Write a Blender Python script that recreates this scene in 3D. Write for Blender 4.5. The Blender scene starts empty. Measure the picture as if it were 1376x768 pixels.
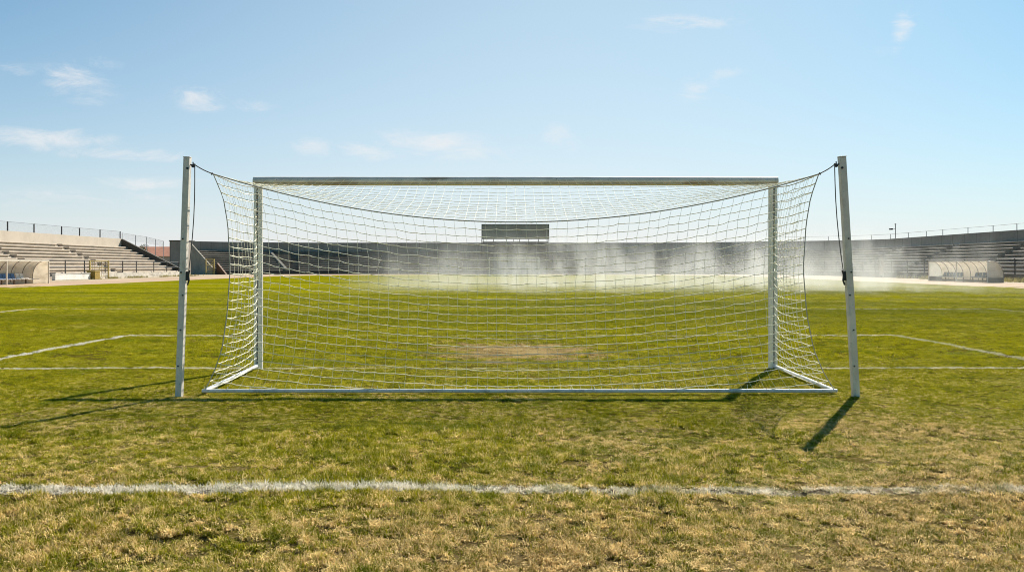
import bpy, bmesh, math, random
import numpy as np
from mathutils import Vector, Matrix

random.seed(7)
rng = np.random.default_rng(11)
S = bpy.context.scene
COL = S.collection
PI = math.pi
R = math.radians
SUN_EL, SUN_AZ = R(40.0), R(26.0)          # azimuth from +Y towards +X
EYE = 1.4375

# ------------------------------------------------------------------ helpers
class MB:
    """collects shapes into one mesh"""
    def __init__(self):
        self.v = []; self.f = []
    def add(self, vs, fs):
        o = len(self.v)
        self.v += [tuple(p) for p in vs]
        self.f += [tuple(i + o for i in f) for f in fs]
    def box(self, x0, y0, z0, x1, y1, z1, M=None):
        vs = [Vector(p) for p in ((x0,y0,z0),(x1,y0,z0),(x1,y1,z0),(x0,y1,z0),(x0,y0,z1),(x1,y0,z1),(x1,y1,z1),(x0,y1,z1))]
        if M: vs = [M @ p for p in vs]
        self.add(vs, [(0,3,2,1),(4,5,6,7),(0,1,5,4),(1,2,6,5),(2,3,7,6),(3,0,4,7)])
    def tube(self, pts, r, n=8, caps=True, rs=None):
        pts = [Vector(p) for p in pts]
        m = len(pts); rings = []
        up = Vector((0,0,1))
        for i in range(m):
            t = (pts[min(i+1,m-1)] - pts[max(i-1,0)])
            t = t.normalized() if t.length > 1e-9 else Vector((0,0,1))
            a = up if abs(t.dot(up)) < 0.95 else Vector((0,1,0))
            s = t.cross(a).normalized(); b = s.cross(t)
            rr = rs[i] if rs else r
            rings.append([pts[i] + (s*math.cos(2*PI*k/n+PI/n) + b*math.sin(2*PI*k/n+PI/n))*rr for k in range(n)])
        vs = [p for rg in rings for p in rg]
        fs = []
        for i in range(m-1):
            for k in range(n):
                k2 = (k+1) % n
                fs.append((i*n+k, i*n+k2, (i+1)*n+k2, (i+1)*n+k))
        if caps:
            fs.append(tuple(range(n-1,-1,-1))); fs.append(tuple((m-1)*n+k for k in range(n)))
        self.add(vs, fs)
    def prism(self, poly, axis_from, axis_to, fn):
        """poly: list of 2d points; fn(p, t)->3d at t=from/to"""
        n = len(poly)
        vs = [fn(p, axis_from) for p in poly] + [fn(p, axis_to) for p in poly]
        fs = [tuple(range(n-1,-1,-1)), tuple(range(n, 2*n))]
        for k in range(n):
            k2 = (k+1) % n
            fs.append((k, k2, n+k2, n+k))
        self.add(vs, fs)
    def build(self, name, mat, parent=None, smooth=None, bevel=0, loc=None):
        me = bpy.data.meshes.new(name)
        me.from_pydata(self.v, [], self.f); me.update()
        bm = bmesh.new(); bm.from_mesh(me)
        bmesh.ops.recalc_face_normals(bm, faces=bm.faces[:])
        if bevel:
            bmesh.ops.bevel(bm, geom=bm.edges[:], offset=bevel, segments=2, affect='EDGES', profile=0.6)
        bm.to_mesh(me); bm.free()
        if smooth:
            for p in me.polygons: p.use_smooth = True
            me.set_sharp_from_angle(angle=smooth)
        o = bpy.data.objects.new(name, me)
        COL.objects.link(o)
        me.materials.append(mat)
        if parent is not None:
            o.parent = parent
            o.matrix_parent_inverse = parent_world(parent).inverted()
        if loc: o.location = loc
        return o

def parent_world(o):
    m = Matrix.LocRotScale(o.location, o.rotation_euler, o.scale)
    if o.parent is not None:
        m = parent_world(o.parent) @ o.matrix_parent_inverse @ m
    return m

def tag(o, label=None, cat=None, group=None, kind=None):
    if label: o['label'] = label
    if cat: o['category'] = cat
    if group: o['group'] = group
    if kind: o['kind'] = kind
    return o

def thing(name, loc, label, cat, group=None):
    o = bpy.data.objects.new(name, None); COL.objects.link(o)
    o.location = loc; o.empty_display_size = 0.2
    return tag(o, label, cat, group)

def copy_tree(o, parent=None):
    c = o.copy(); COL.objects.link(c)
    if parent is not None: c.parent = parent
    for ch in [x for x in bpy.data.objects if x.parent == o]:
        copy_tree(ch, c)
    return c

# ------------------------------------------------------------------ nodes
class NT:
    def __init__(self, nt): self.nt = nt
    def n(self, t, **kw):
        nd = self.nt.nodes.new(t)
        for k, v in kw.items():
            if k.startswith('i_'): nd.inputs[k[2:].replace('_', ' ')].default_value = v
            else: setattr(nd, k, v)
        return nd
    def link(self, a, b): self.nt.links.new(a, b)
    def setin(self, sock, v):
        if hasattr(v, 'is_output') or hasattr(v, 'links'): self.link(v, sock)
        else: sock.default_value = v
    def math(self, op, a, b=None, c=None, clamp=False):
        nd = self.n('ShaderNodeMath', operation=op, use_clamp=clamp)
        self.setin(nd.inputs[0], a)
        if b is not None: self.setin(nd.inputs[1], b)
        if c is not None: self.setin(nd.inputs[2], c)
        return nd.outputs[0]
    def vmath(self, op, a, b=None):
        nd = self.n('ShaderNodeVectorMath', operation=op)
        self.setin(nd.inputs[0], a)
        if b is not None: self.setin(nd.inputs[1], b)
        return nd.outputs[0]
    def mix(self, f, a, b, blend='MIX'):
        nd = self.n('ShaderNodeMix', data_type='RGBA', blend_type=blend)
        self.setin(nd.inputs[0], f); self.setin(nd.inputs[6], a); self.setin(nd.inputs[7], b)
        return nd.outputs[2]
    def step(self, x, lo, hi, a=0.0, b=1.0):
        nd = self.n('ShaderNodeMapRange', interpolation_type='SMOOTHSTEP')
        self.setin(nd.inputs[0], x); self.setin(nd.inputs[1], lo); self.setin(nd.inputs[2], hi)
        self.setin(nd.inputs[3], a); self.setin(nd.inputs[4], b)
        return nd.outputs[0]
    def noise(self, vec, scale, detail=3.0, rough=0.55, dist=0.0):
        nd = self.n('ShaderNodeTexNoise')
        self.link(vec, nd.inputs['Vector'])
        nd.inputs['Scale'].default_value = scale; nd.inputs['Detail'].default_value = detail
        nd.inputs['Roughness'].default_value = rough; nd.inputs['Distortion'].default_value = dist
        return nd.outputs[0]
    def scale(self, vec, s):
        nd = self.n('ShaderNodeMapping'); self.link(vec, nd.inputs[0]); nd.inputs['Scale'].default_value = s
        return nd.outputs[0]

def c4(c): return (c[0], c[1], c[2], 1.0)

def new_mat(name):
    m = bpy.data.materials.new(name); m.use_nodes = True
    m.node_tree.nodes.clear()
    return m, NT(m.node_tree)

def surf(name, col, rough=0.6, metal=0.0, var=0.25, scale=3.0, stain=None, stain_amt=0.5, stain_scale=(2,2,2),
         bump=0.0, bump_scale=40.0, transl=0.0, chips=None, chip_amt=0.62, joints=0.0):
    """generic weathered surface: two-scale tonal variation, optional stains and chips"""
    m, t = new_mat(name)
    out = t.n('ShaderNodeOutputMaterial')
    tc = t.n('ShaderNodeTexCoord').outputs['Object']
    n1 = t.noise(tc, scale, 6.0, 0.6)
    n2 = t.noise(tc, scale*9, 3.0, 0.6)
    f = t.math('ADD', t.math('MULTIPLY', n1, 0.7), t.math('MULTIPLY', n2, 0.3))
    f = t.step(f, 0.32, 0.68)
    lo = tuple(c*(1-var) for c in col); hi = tuple(min(1, c*(1+var)) for c in col)
    c = t.mix(f, c4(lo), c4(hi))
    if stain:
        s = t.noise(t.scale(tc, stain_scale), 1.0, 6.0, 0.65)
        c = t.mix(t.math('MULTIPLY', t.step(s, 0.48, 0.72), stain_amt), c, c4(stain))
    if chips:
        s = t.noise(tc, 38.0, 4.0, 0.6)
        c = t.mix(t.step(s, chip_amt, chip_amt+0.04), c, c4(chips))
    if joints:
        sj = t.n('ShaderNodeSeparateXYZ'); t.link(tc, sj.inputs[0])
        fr = t.math('FRACT', t.math('DIVIDE', t.math('ADD', sj.outputs[0], sj.outputs[1]), joints))
        jm = t.step(t.math('ABSOLUTE', t.math('SUBTRACT', fr, 0.5)), 0.028, 0.012)
        c = t.mix(t.math('MULTIPLY', jm, 0.6), c, c4(tuple(v*0.3 for v in col)))
        pn = t.n('ShaderNodeTexWhiteNoise', noise_dimensions='1D')
        t.link(t.math('FLOOR', t.math('ADD', t.math('DIVIDE', t.math('ADD', sj.outputs[0], sj.outputs[1]), joints), 0.5)), pn.inputs['W'])
        c = t.mix(t.math('MULTIPLY', pn.outputs[0], 0.22), c, c4(tuple(v*0.5 for v in col)))
    b = t.n('ShaderNodeBsdfPrincipled')
    t.link(c, b.inputs['Base Color'])
    b.inputs['Roughness'].default_value = rough; b.inputs['Metallic'].default_value = metal
    if bump:
        bp = t.n('ShaderNodeBump'); bp.inputs['Strength'].default_value = bump; bp.inputs['Distance'].default_value = 0.02
        t.link(t.noise(tc, bump_scale, 4.0, 0.6), bp.inputs['Height']); t.link(bp.outputs[0], b.inputs['Normal'])
    if transl:
        tr = t.n('ShaderNodeBsdfTranslucent'); t.link(c, tr.inputs[0])
        mx = t.n('ShaderNodeMixShader'); mx.inputs[0].default_value = transl
        t.link(b.outputs[0], mx.inputs[1]); t.link(tr.outputs[0], mx.inputs[2]); t.link(mx.outputs[0], out.inputs[0])
    else:
        t.link(b.outputs[0], out.inputs[0])
    return m

M = {}
M['goal_white'] = surf('white_goal_enamel', (0.82,0.77,0.69), 0.32, var=0.10, scale=4, stain=(0.42,0.38,0.30), stain_amt=0.45, stain_scale=(5,5,2), chips=(0.20,0.15,0.10), chip_amt=0.70)
M['crossbar'] = surf('worn_shade_toned_crossbar_enamel', (0.66,0.60,0.51), 0.4, var=0.15, scale=5, stain=(0.27,0.17,0.075), stain_amt=0.9, stain_scale=(1.0,9,9), chips=(0.12,0.07,0.04), chip_amt=0.66)  # brown blotches: wear, plus underside shade and grass bounce painted in
M['bar_white'] = surf('white_ground_bar_enamel', (0.72,0.70,0.66), 0.4, var=0.12, scale=6, stain=(0.30,0.26,0.18), stain_amt=0.55, stain_scale=(7,7,7), chips=(0.16,0.12,0.08), chip_amt=0.66)
M['groove'] = surf('dark_groove_strip', (0.05,0.045,0.04), 0.8)  # dark strip along the floor of the groove
M['clip'] = surf('clip_plastic', (0.75,0.72,0.66), 0.45, var=0.05)
M['support'] = surf('grey_support_post_paint', (0.68,0.62,0.54), 0.55, var=0.14, scale=3, stain=(0.22,0.19,0.16), stain_amt=0.5, stain_scale=(9,9,2.2), chips=(0.10,0.07,0.05), chip_amt=0.68)
M['black_metal'] = surf('black_metal', (0.018,0.018,0.018), 0.5)
M['rope'] = surf('grey_rope', (0.16,0.15,0.14), 0.9, var=0.3, scale=60)
M['net'] = surf('pale_net_cord', (0.86,0.81,0.62), 0.85, var=0.12, scale=8)
M['net_rope'] = surf('net_border_cord', (0.42,0.40,0.34), 0.9, var=0.2, scale=20)
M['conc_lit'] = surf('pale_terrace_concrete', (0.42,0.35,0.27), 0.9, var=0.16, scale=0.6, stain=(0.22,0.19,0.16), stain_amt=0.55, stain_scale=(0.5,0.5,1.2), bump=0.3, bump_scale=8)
M['conc_shaded'] = surf('shade_toned_weathered_concrete', (0.19,0.16,0.125), 0.9, var=0.28, scale=0.5, stain=(0.085,0.068,0.05), stain_amt=0.7, stain_scale=(0.35,0.35,1.5), bump=0.3, bump_scale=8)  # darker copy of the lit concrete: stand shade put into colour, plus weathering
M['wall_grey'] = surf('grey_rendered_wall', (0.29,0.26,0.22), 0.9, var=0.18, scale=0.3, stain=(0.15,0.13,0.105), stain_amt=0.5, stain_scale=(0.3,0.3,0.08), joints=2.7)
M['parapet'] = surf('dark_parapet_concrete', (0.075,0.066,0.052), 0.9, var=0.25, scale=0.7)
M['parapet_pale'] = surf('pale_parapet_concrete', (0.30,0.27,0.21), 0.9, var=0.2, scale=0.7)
M['wall_cream'] = surf('cream_back_wall', (0.50,0.43,0.34), 0.9, var=0.08, scale=0.4, stain=(0.36,0.30,0.24), stain_amt=0.4, stain_scale=(0.4,0.4,0.2))
M['wall_white'] = surf('whitewashed_wall', (0.72,0.69,0.63), 0.9, var=0.08, scale=1.5, stain=(0.45,0.40,0.33), stain_amt=0.5, stain_scale=(1.2,1.2,2))
M['wall_patchy'] = surf('patchy_whitewashed_wall', (0.55,0.50,0.42), 0.9, var=0.2, scale=1.2, stain=(0.22,0.20,0.14), stain_amt=0.8, stain_scale=(0.9,0.9,2))
M['steel_dark'] = surf('dark_railing_steel', (0.035,0.032,0.03), 0.6, var=0.3)
M['steel_grey'] = surf('grey_fence_wire', (0.22,0.23,0.24), 0.6, var=0.2)
M['yellow'] = surf('faded_yellow_gate_paint', (0.50,0.38,0.13), 0.6, var=0.15, scale=2)
M['ochre'] = surf('ochre_box_paint', (0.30,0.20,0.03), 0.6, var=0.15, scale=2)
M['beige'] = surf('faded_beige_gate_paint', (0.44,0.38,0.27), 0.7, var=0.15)
M['rust'] = surf('rust_brown_panel', (0.12,0.06,0.03), 0.8, var=0.3)
M['roof'] = surf('orange_roof_tiles', (0.40,0.17,0.10), 0.9, var=0.2, scale=1.5)
M['house'] = surf('house_render', (0.45,0.38,0.31), 0.9, var=0.1)
M['board'] = surf('dark_scoreboard_panel', (0.32,0.30,0.26), 0.7, var=0.2, scale=0.5, stain=(0.42,0.39,0.33), stain_amt=0.4, stain_scale=(0.2,0.2,0.6))
M['board_block'] = surf('dark_scoreboard_booth', (0.065,0.058,0.05), 0.85, var=0.2, scale=0.5)
M['canopy'] = surf('cream_translucent_canopy', (0.80,0.75,0.66), 0.5, var=0.10, scale=1.2, stain=(0.50,0.44,0.34), stain_amt=0.4, stain_scale=(1,1,2.5), transl=0.6)
M['canopy_pale'] = surf('clear_end_panel', (0.72,0.72,0.68), 0.4, var=0.08, scale=1.0, transl=0.55)
M['frame_white'] = surf('dugout_frame_paint', (0.66,0.60,0.50), 0.5, var=0.1)
M['frame_grey'] = surf('dugout_frame_steel', (0.17,0.15,0.13), 0.6, var=0.2)
M['kick'] = surf('dark_kick_panel', (0.10,0.09,0.075), 0.8, var=0.2)
M['seat_blue'] = surf('blue_seat_plastic', (0.02,0.09,0.22), 0.4, var=0.15)
M['seat_greyblue'] = surf('faded_grey_blue_seat_plastic', (0.10,0.14,0.16), 0.5, var=0.15)
M['seat_pale'] = surf('pale_seat_plastic', (0.62,0.58,0.52), 0.5, var=0.1)
M['bench_leg'] = surf('bench_support', (0.14,0.10,0.07), 0.7, var=0.2)
M['bark'] = surf('bark', (0.09,0.065,0.045), 0.95, var=0.3, scale=6)
M['leaf'] = surf('dark_green_leaves', (0.035,0.06,0.018), 0.7, var=0.4, scale=2.0, transl=0.25)
M['pole'] = surf('grey_pole', (0.16,0.16,0.16), 0.6)

# ------------------------------------------------------------------ turf colour, shared by the ground sheet and by the blades
L_FRONT = (5.37, 0.080)
L_GOAL = (11.80, 0.062)
def turf_colour(t, tone, pos, blades):
    """procedural colour of the pitch at a world position; tone = 0..1 small scale randomness"""
    sep = t.n('ShaderNodeSeparateXYZ'); t.link(pos, sep.inputs[0])
    x, y = sep.outputs[0], sep.outputs[1]
    flat = t.n('ShaderNodeCombineXYZ'); t.link(x, flat.inputs[0]); t.link(y, flat.inputs[1])
    p = flat.outputs[0]
    n1 = t.noise(p, 0.42, 3.0, 0.55)
    n2 = t.noise(p, 1.9, 4.0, 0.6)
    n3 = t.noise(p, 7.0, 3.0, 0.6)
    band = t.noise(t.scale(p, (0.035, 0.30, 1)), 1.0, 3.0, 0.5)
    # how dry: straw in front of the first line, drier on the right and round the goal mouth
    near = t.step(y, 3.6, 6.6, 0.38, 0.07)
    mid = t.step(y, 6.0, 13.5, 0.10, -0.12)
    right = t.math('MULTIPLY', t.step(x, -2.5, 2.5), t.step(y, 9.5, 6.5, 0.0, 0.16))
    dx = t.math('MULTIPLY', t.math('SUBTRACT', x, 0.05), 0.62)
    dy = t.math('MULTIPLY', t.math('SUBTRACT', y, 14.1), 0.55)
    rr = t.math('SQRT', t.math('ADD', t.math('MULTIPLY', dx, dx), t.math('MULTIPLY', dy, dy)))
    rr = t.math('ADD', rr, t.math('MULTIPLY', t.math('SUBTRACT', n2, 0.5), 2.6))
    bare = t.step(rr, 1.15, 0.35)
    d = t.math('ADD', near, mid)
    d = t.math('ADD', d, right)
    d = t.math('ADD', d, t.math('MULTIPLY', t.math('SUBTRACT', n1, 0.5), 0.95))
    d = t.math('ADD', d, t.math('MULTIPLY', t.math('SUBTRACT', n2, 0.5), 0.75))
    d = t.math('ADD', d, t.math('MULTIPLY', t.math('SUBTRACT', tone, 0.5), 0.85))
    d = t.math('ADD', d, t.math('MULTIPLY', bare, 0.72))
    dry = t.step(d, 0.12, 0.62)
    gmix = t.math('ADD', t.math('MULTIPLY', n3, 0.6), t.math('MULTIPLY', tone, 0.55))
    gmix = t.math('ADD', gmix, t.math('MULTIPLY', t.math('SUBTRACT', n2, 0.5), 0.5))
    g = t.mix(t.step(gmix, 0.25, 0.85), c4((0.140,0.158,0.003)), c4((0.54,0.475,0.006)))
    fresh = t.math('MULTIPLY', t.step(t.noise(p, 0.9, 3.0, 0.6), 0.55, 0.75), 0.55)
    g = t.mix(fresh, g, c4((0.150,0.215,0.005)))
    st = t.mix(t.step(t.math('ADD', t.math('MULTIPLY', tone, 0.7), t.math('MULTIPLY', n3, 0.4)), 0.2, 0.85), c4((0.23,0.125,0.022)), c4((0.92,0.70,0.32)))
    c = t.mix(dry, g, st)
    c = t.mix(t.math('MULTIPLY', bare, 0.38), c, c4((0.26,0.175,0.085)))
    # mowing bands far off
    c = t.mix(t.math('MULTIPLY', t.step(band, 0.40, 0.62), t.step(y, 14, 30, 0.0, 0.55)), c, c4((0.125,0.150,0.003)))
    # painted lines, ragged and worn
    wob = t.math('MULTIPLY', t.math('SUBTRACT', t.noise(p, 16.0, 4.0, 0.75), 0.5), 0.13)
    slow = t.math('MULTIPLY', t.math('SUBTRACT', t.noise(p, 1.1, 2.0, 0.5), 0.5), 0.03)
    yy = t.math('ADD', y, t.math('ADD', wob, slow)); xx = t.math('ADD', x, wob)
    def bandm(v, c0, half, soft): return t.step(t.math('ABSOLUTE', t.math('SUBTRACT', v, c0)), half+soft, half-soft)
    wear = t.math('ADD', t.math('MULTIPLY', n2, 0.7), t.math('MULTIPLY', n3, 0.45))
    # front line: solid on the left, worn through on the right
    front = t.math('MULTIPLY', bandm(yy, L_FRONT[0], L_FRONT[1], 0.02),
                   t.step(t.math('SUBTRACT', wear, t.step(x, -2.6, 2.2, 0.02, 0.17)), 0.30, 0.56, 0.16, 0.95))
    goal = t.math('MULTIPLY', bandm(yy, L_GOAL[0], L_GOAL[1], 0.02),
                  t.step(t.math('SUBTRACT', wear, t.math('MULTIPLY', t.step(t.math('ABSOLUTE', x), 4.5, 2.2), 0.18)), 0.36, 0.62, 0.15, 0.8))
    six = t.math('MULTIPLY', bandm(yy, 17.3, 0.075, 0.03), t.step(t.math('ABSOLUTE', x), 7.93, 7.90))
    six = t.math('MULTIPLY', six, t.step(t.math('ADD', wear, t.step(t.math('ABSOLUTE', x), 6.4, 4.2, 0.10, -0.16)), 0.35, 0.62, 0.12, 0.8))
    sides = t.math('MULTIPLY', bandm(t.math('ABSOLUTE', xx), 7.9, 0.085, 0.02), t.math('MULTIPLY', t.step(y, 11.78, 11.8), t.step(y, 17.37, 17.34)))
    sides = t.math('MULTIPLY', sides, t.step(x, -1, 1, 0.9, 0.45))
    eighteen = t.math('MULTIPLY', bandm(y, 28.1, 0.09, 0.04), t.step(t.math('ABSOLUTE', x), 16.03, 16.0))
    eighteen = t.math('MULTIPLY', eighteen, t.step(t.math('ABSOLUTE', x), 6.0, 14.0, 0.16, 0.5))
    outer = t.math('MULTIPLY', bandm(t.math('ABSOLUTE', x), 15.95, 0.11, 0.03), t.math('MULTIPLY', t.step(y, 11.78, 11.8), t.step(y, 28.2, 28.17)))
    outer = t.math('MULTIPLY', outer, t.step(x, -1, 1, 0.7, 0.25))
    mk = front
    for o in (goal, six, sides, eighteen, outer): mk = t.math('MAXIMUM', mk, o)
    # far halfway line
    half = t.math('MULTIPLY', bandm(y, 66.5, 0.12, 0.04), 0.5)
    mk = t.math('MAXIMUM', mk, half)
    mk = t.math('MULTIPLY', mk, t.step(tone, 0.05, 0.45, 0.5, 1.0))
    paint = t.mix(n3, c4((0.78,0.72,0.60)), c4((0.95,0.90,0.79)))
    c = t.mix(mk, c, paint)
    return c, bare, p

def mat_blades():
    m, t = new_mat('turf_blades')
    out = t.n('ShaderNodeOutputMaterial')
    pos = t.n('ShaderNodeNewGeometry').outputs['Position']
    at = t.n('ShaderNodeAttribute', attribute_name='tone')
    c, bare, p = turf_colour(t, at.outputs['Fac'], pos, True)
    b = t.n('ShaderNodeBsdfPrincipled'); t.link(c, b.inputs['Base Color'])
    b.inputs['Roughness'].default_value = 0.7; b.inputs['Specular IOR Level'].default_value = 0.08
    tr = t.n('ShaderNodeBsdfTranslucent'); t.link(c, tr.inputs[0])
    mx = t.n('ShaderNodeMixShader'); mx.inputs[0].default_value = 0.30
    t.link(b.outputs[0], mx.inputs[1]); t.link(tr.outputs[0], mx.inputs[2]); t.link(mx.outputs[0], out.inputs[0])
    return m

def mat_turf():
    m, t = new_mat('turf_ground')
    out = t.n('ShaderNodeOutputMaterial')
    pos = t.n('ShaderNodeNewGeometry').outputs['Position']
    sepp = t.n('ShaderNodeSeparateXYZ'); t.link(pos, sepp.inputs[0]); y = sepp.outputs[1]
    hi = t.noise(pos, 30.0, 3.0, 0.7)
    st = t.noise(t.scale(pos, (1.6, 3.2, 1)), 1.0, 5.0, 0.7)
    tone = t.math('ADD', t.math('MULTIPLY', hi, 0.55), t.math('MULTIPLY', st, 0.45))
    tone = t.step(tone, 0.30, 0.70)
    c, bare, p = turf_colour(t, tone, pos, False)
    # soil shows between the blades where blades are modelled
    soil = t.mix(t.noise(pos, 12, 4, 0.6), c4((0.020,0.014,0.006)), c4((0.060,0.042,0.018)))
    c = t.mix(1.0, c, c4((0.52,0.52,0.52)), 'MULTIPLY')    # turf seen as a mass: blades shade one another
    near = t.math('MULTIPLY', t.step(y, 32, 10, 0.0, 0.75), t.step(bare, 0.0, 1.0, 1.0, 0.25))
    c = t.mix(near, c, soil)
    b = t.n('ShaderNodeBsdfPrincipled'); t.link(c, b.inputs['Base Color'])
    b.inputs['Roughness'].default_value = 1.0; b.inputs['Specular IOR Level'].default_value = 0.0
    bp = t.n('ShaderNodeBump'); bp.inputs['Distance'].default_value = 0.10; bp.inputs['Strength'].default_value = 0.55
    hgt = t.math('ADD', t.math('MULTIPLY', t.noise(p, 5.0, 5.0, 0.65), 0.5), t.math('MULTIPLY', t.noise(p, 1.3, 4.0, 0.6), 0.9))
    t.link(hgt, bp.inputs['Height']); t.link(bp.outputs[0], b.inputs['Normal'])
    t.link(b.outputs[0], out.inputs[0])
    return m

def mat_dirt(name, lo, hi, sc=0.25):
    m, t = new_mat(name)
    out = t.n('ShaderNodeOutputMaterial')
    pos = t.n('ShaderNodeNewGeometry').outputs['Position']
    n1 = t.noise(pos, sc, 6.0, 0.6); n2 = t.noise(pos, sc*20, 4.0, 0.65)
    f = t.step(t.math('ADD', t.math('MULTIPLY', n1, 0.65), t.math('MULTIPLY', n2, 0.35)), 0.33, 0.67)
    b = t.n('ShaderNodeBsdfPrincipled'); t.link(t.mix(f, c4(lo), c4(hi)), b.inputs['Base Color'])
    b.inputs['Roughness'].default_value = 0.95
    bp = t.n('ShaderNodeBump'); bp.inputs['Distance'].default_value = 0.03; bp.inputs['Strength'].default_value = 0.4
    t.link(n2, bp.inputs['Height']); t.link(bp.outputs[0], b.inputs['Normal'])
    t.link(b.outputs[0], out.inputs[0])
    return m

# ------------------------------------------------------------------ value noise for terrain and blades
_tab = rng.random((256, 256))
def vnoise(x, y):
    xi = np.floor(x).astype(np.int64); yi = np.floor(y).astype(np.int64)
    fx = x - xi; fy = y - yi
    fx = fx*fx*(3-2*fx); fy = fy*fy*(3-2*fy)
    a = _tab[xi & 255, yi & 255]; b = _tab[(xi+1) & 255, yi & 255]
    c = _tab[xi & 255, (yi+1) & 255]; d = _tab[(xi+1) & 255, (yi+1) & 255]
    return (a*(1-fx)+b*fx)*(1-fy) + (c*(1-fx)+d*fx)*fy
def hgt(x, y):
    fade = np.clip((19.0 - y)/5.0, 0, 1) * np.clip((13.0 - np.abs(x))/2.0, 0, 1) * np.clip((y+1.0)/1.0, 0, 1)
    rough = np.clip((9.5 - y)/4.0, 0.35, 1.0)
    return fade*rough*(0.022*(vnoise(x*6.0, y*6.0)-0.5) + 0.030*(vnoise(x*1.7+3, y*1.7)-0.5))

# ------------------------------------------------------------------ ground, track, pitch
def sheet(name, pts, z, mat):
    mb = MB(); mb.add([(p[0], p[1], z) for p in pts], [tuple(range(len(pts)))])
    return tag(mb.build(name, mat), kind='structure')

ground_m = mat_dirt('dry_ground', (0.25,0.19,0.11), (0.38,0.29,0.18), 0.15)
def ring(name, inner, outer, z, mat):
    n = len(inner); mb = MB()
    mb.add([(p[0], p[1], z) for p in inner] + [(p[0], p[1], z) for p in outer], [(k, (k+1) % n, n+(k+1) % n, n+k) for k in range(n)])
    return tag(mb.build(name, mat), kind='structure')

def rounded(w, y0, y1, r, seg=14):
    pts = [(-w, y0), (w, y0)]
    for k in range(seg+1):
        a = k/seg*PI/2
        pts.append((w-r + r*math.cos(a), y1-r + r*math.sin(a)))
    for k in range(seg+1):
        a = PI/2 + k/seg*PI/2
        pts.append((-w+r + r*math.cos(a), y1-r + r*math.sin(a)))
    return pts
track_m = mat_dirt('running_track_dirt', (0.29,0.185,0.105), (0.42,0.30,0.19), 0.10)
hole = rounded(32.7, -19.9, 135.9, 22)
ring('ground', hole, [((p[0])*40, 60+(p[1]-60)*40) for p in hole], -0.016, ground_m)
ring('running_track', hole, rounded(41.5, -30, 145.5, 26), -0.012, track_m)

TW, TY1, TR = 32.8, 136.0, 22.0
def half_w(y):
    if y < TY1-TR: return TW
    q = min(1.0, (y-(TY1-TR))/TR)
    return TW-TR + TR*math.sqrt(max(0.0, 1-q*q))
xs = np.concatenate([[-TW,-28,-24,-20,-17,-15], np.arange(-13.0, 13.01, 0.085), [15,17,20,24,28,TW]])
ys = np.concatenate([[-20,-10,-4,-1.2], np.arange(-0.8, 3.0, 0.3), np.arange(3.0, 19.3, 0.075), [20,22,25,29,34,40,48,58,70,84,98,106,114,118,122,125,128,130,132,133.5,134.7,135.5,136]])
gx, gy = np.meshgrid(xs, ys)
ws = np.array([half_w(v) for v in ys])[:, None]/TW
gz = hgt(gx, gy)
gx2 = gx*ws
nv = np.stack([gx2, gy, gz], -1).reshape(-1, 3)
nx, ny = len(xs), len(ys)
ii = (np.arange(ny-1)[:, None]*nx + np.arange(nx-1)[None, :]).reshape(-1)
fq = np.stack([ii, ii+1, ii+1+nx, ii+nx], -1)
me = bpy.data.meshes.new('pitch')
me.vertices.add(len(nv)); me.vertices.foreach_set('co', nv.astype(np.float32).ravel())
me.loops.add(fq.size); me.loops.foreach_set('vertex_index', fq.astype(np.int32).ravel())
me.polygons.add(len(fq)); me.polygons.foreach_set('loop_start', (np.arange(len(fq))*4).astype(np.int32))
me.polygons.foreach_set('use_smooth', np.ones(len(fq), dtype=bool))
me.update(); me.validate()
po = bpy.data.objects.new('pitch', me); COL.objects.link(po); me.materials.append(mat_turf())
tag(po, kind='structure')

# ------------------------------------------------------------------ grass blades: one mass nobody could count
def grass_mesh(name, x, y, z, L, w, tilt, tone, mat, link=True):
    n = len(x)
    az = rng.random(n)*2*PI; face = az + (rng.random(n)-0.5)*1.6
    sx, sy = -np.sin(face), np.cos(face)
    t1 = tilt*0.55; t2 = np.clip(tilt*1.35 + 0.1, 0, 1.75)
    def step(px, py, pz, l, tl):
        return px + l*np.sin(tl)*np.cos(az), py + l*np.sin(tl)*np.sin(az), pz + l*np.cos(tl)
    mx, my, mz = step(x, y, z, L*0.5, t1)
    tx, ty, tz = step(mx, my, mz, L*0.5, t2)
    h = w*0.5
    V = np.empty((n, 5, 3), np.float32)
    V[:,0] = np.stack([x - sx*h, y - sy*h, z-0.004], -1)
    V[:,1] = np.stack([x + sx*h, y + sy*h, z-0.004], -1)
    V[:,2] = np.stack([mx + sx*h*0.8, my + sy*h*0.8, mz], -1)
    V[:,3] = np.stack([mx - sx*h*0.8, my - sy*h*0.8, mz], -1)
    V[:,4] = np.stack([tx, ty, np.maximum(tz, z+0.003)], -1)
    base = (np.arange(n)*5)[:, None]
    loops = (base + np.array([[0,1,2,3,3,2,4]])).astype(np.int32)
    starts = ((np.arange(n)*7)[:, None] + np.array([[0,4]])).astype(np.int32)
    me = bpy.data.meshes.new(name)
    me.vertices.add(n*5); me.vertices.foreach_set('co', V.ravel())
    me.loops.add(n*7); me.loops.foreach_set('vertex_index', loops.ravel())
    me.polygons.add(n*2); me.polygons.foreach_set('loop_start', starts.ravel())
    me.update()
    a = me.attributes.new('tone', 'FLOAT', 'POINT')
    a.data.foreach_set('value', np.repeat(tone.astype(np.float32), 5))
    o = bpy.data.objects.new(name, me); me.materials.append(mat)
    if link: COL.objects.link(o)
    return o

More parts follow.
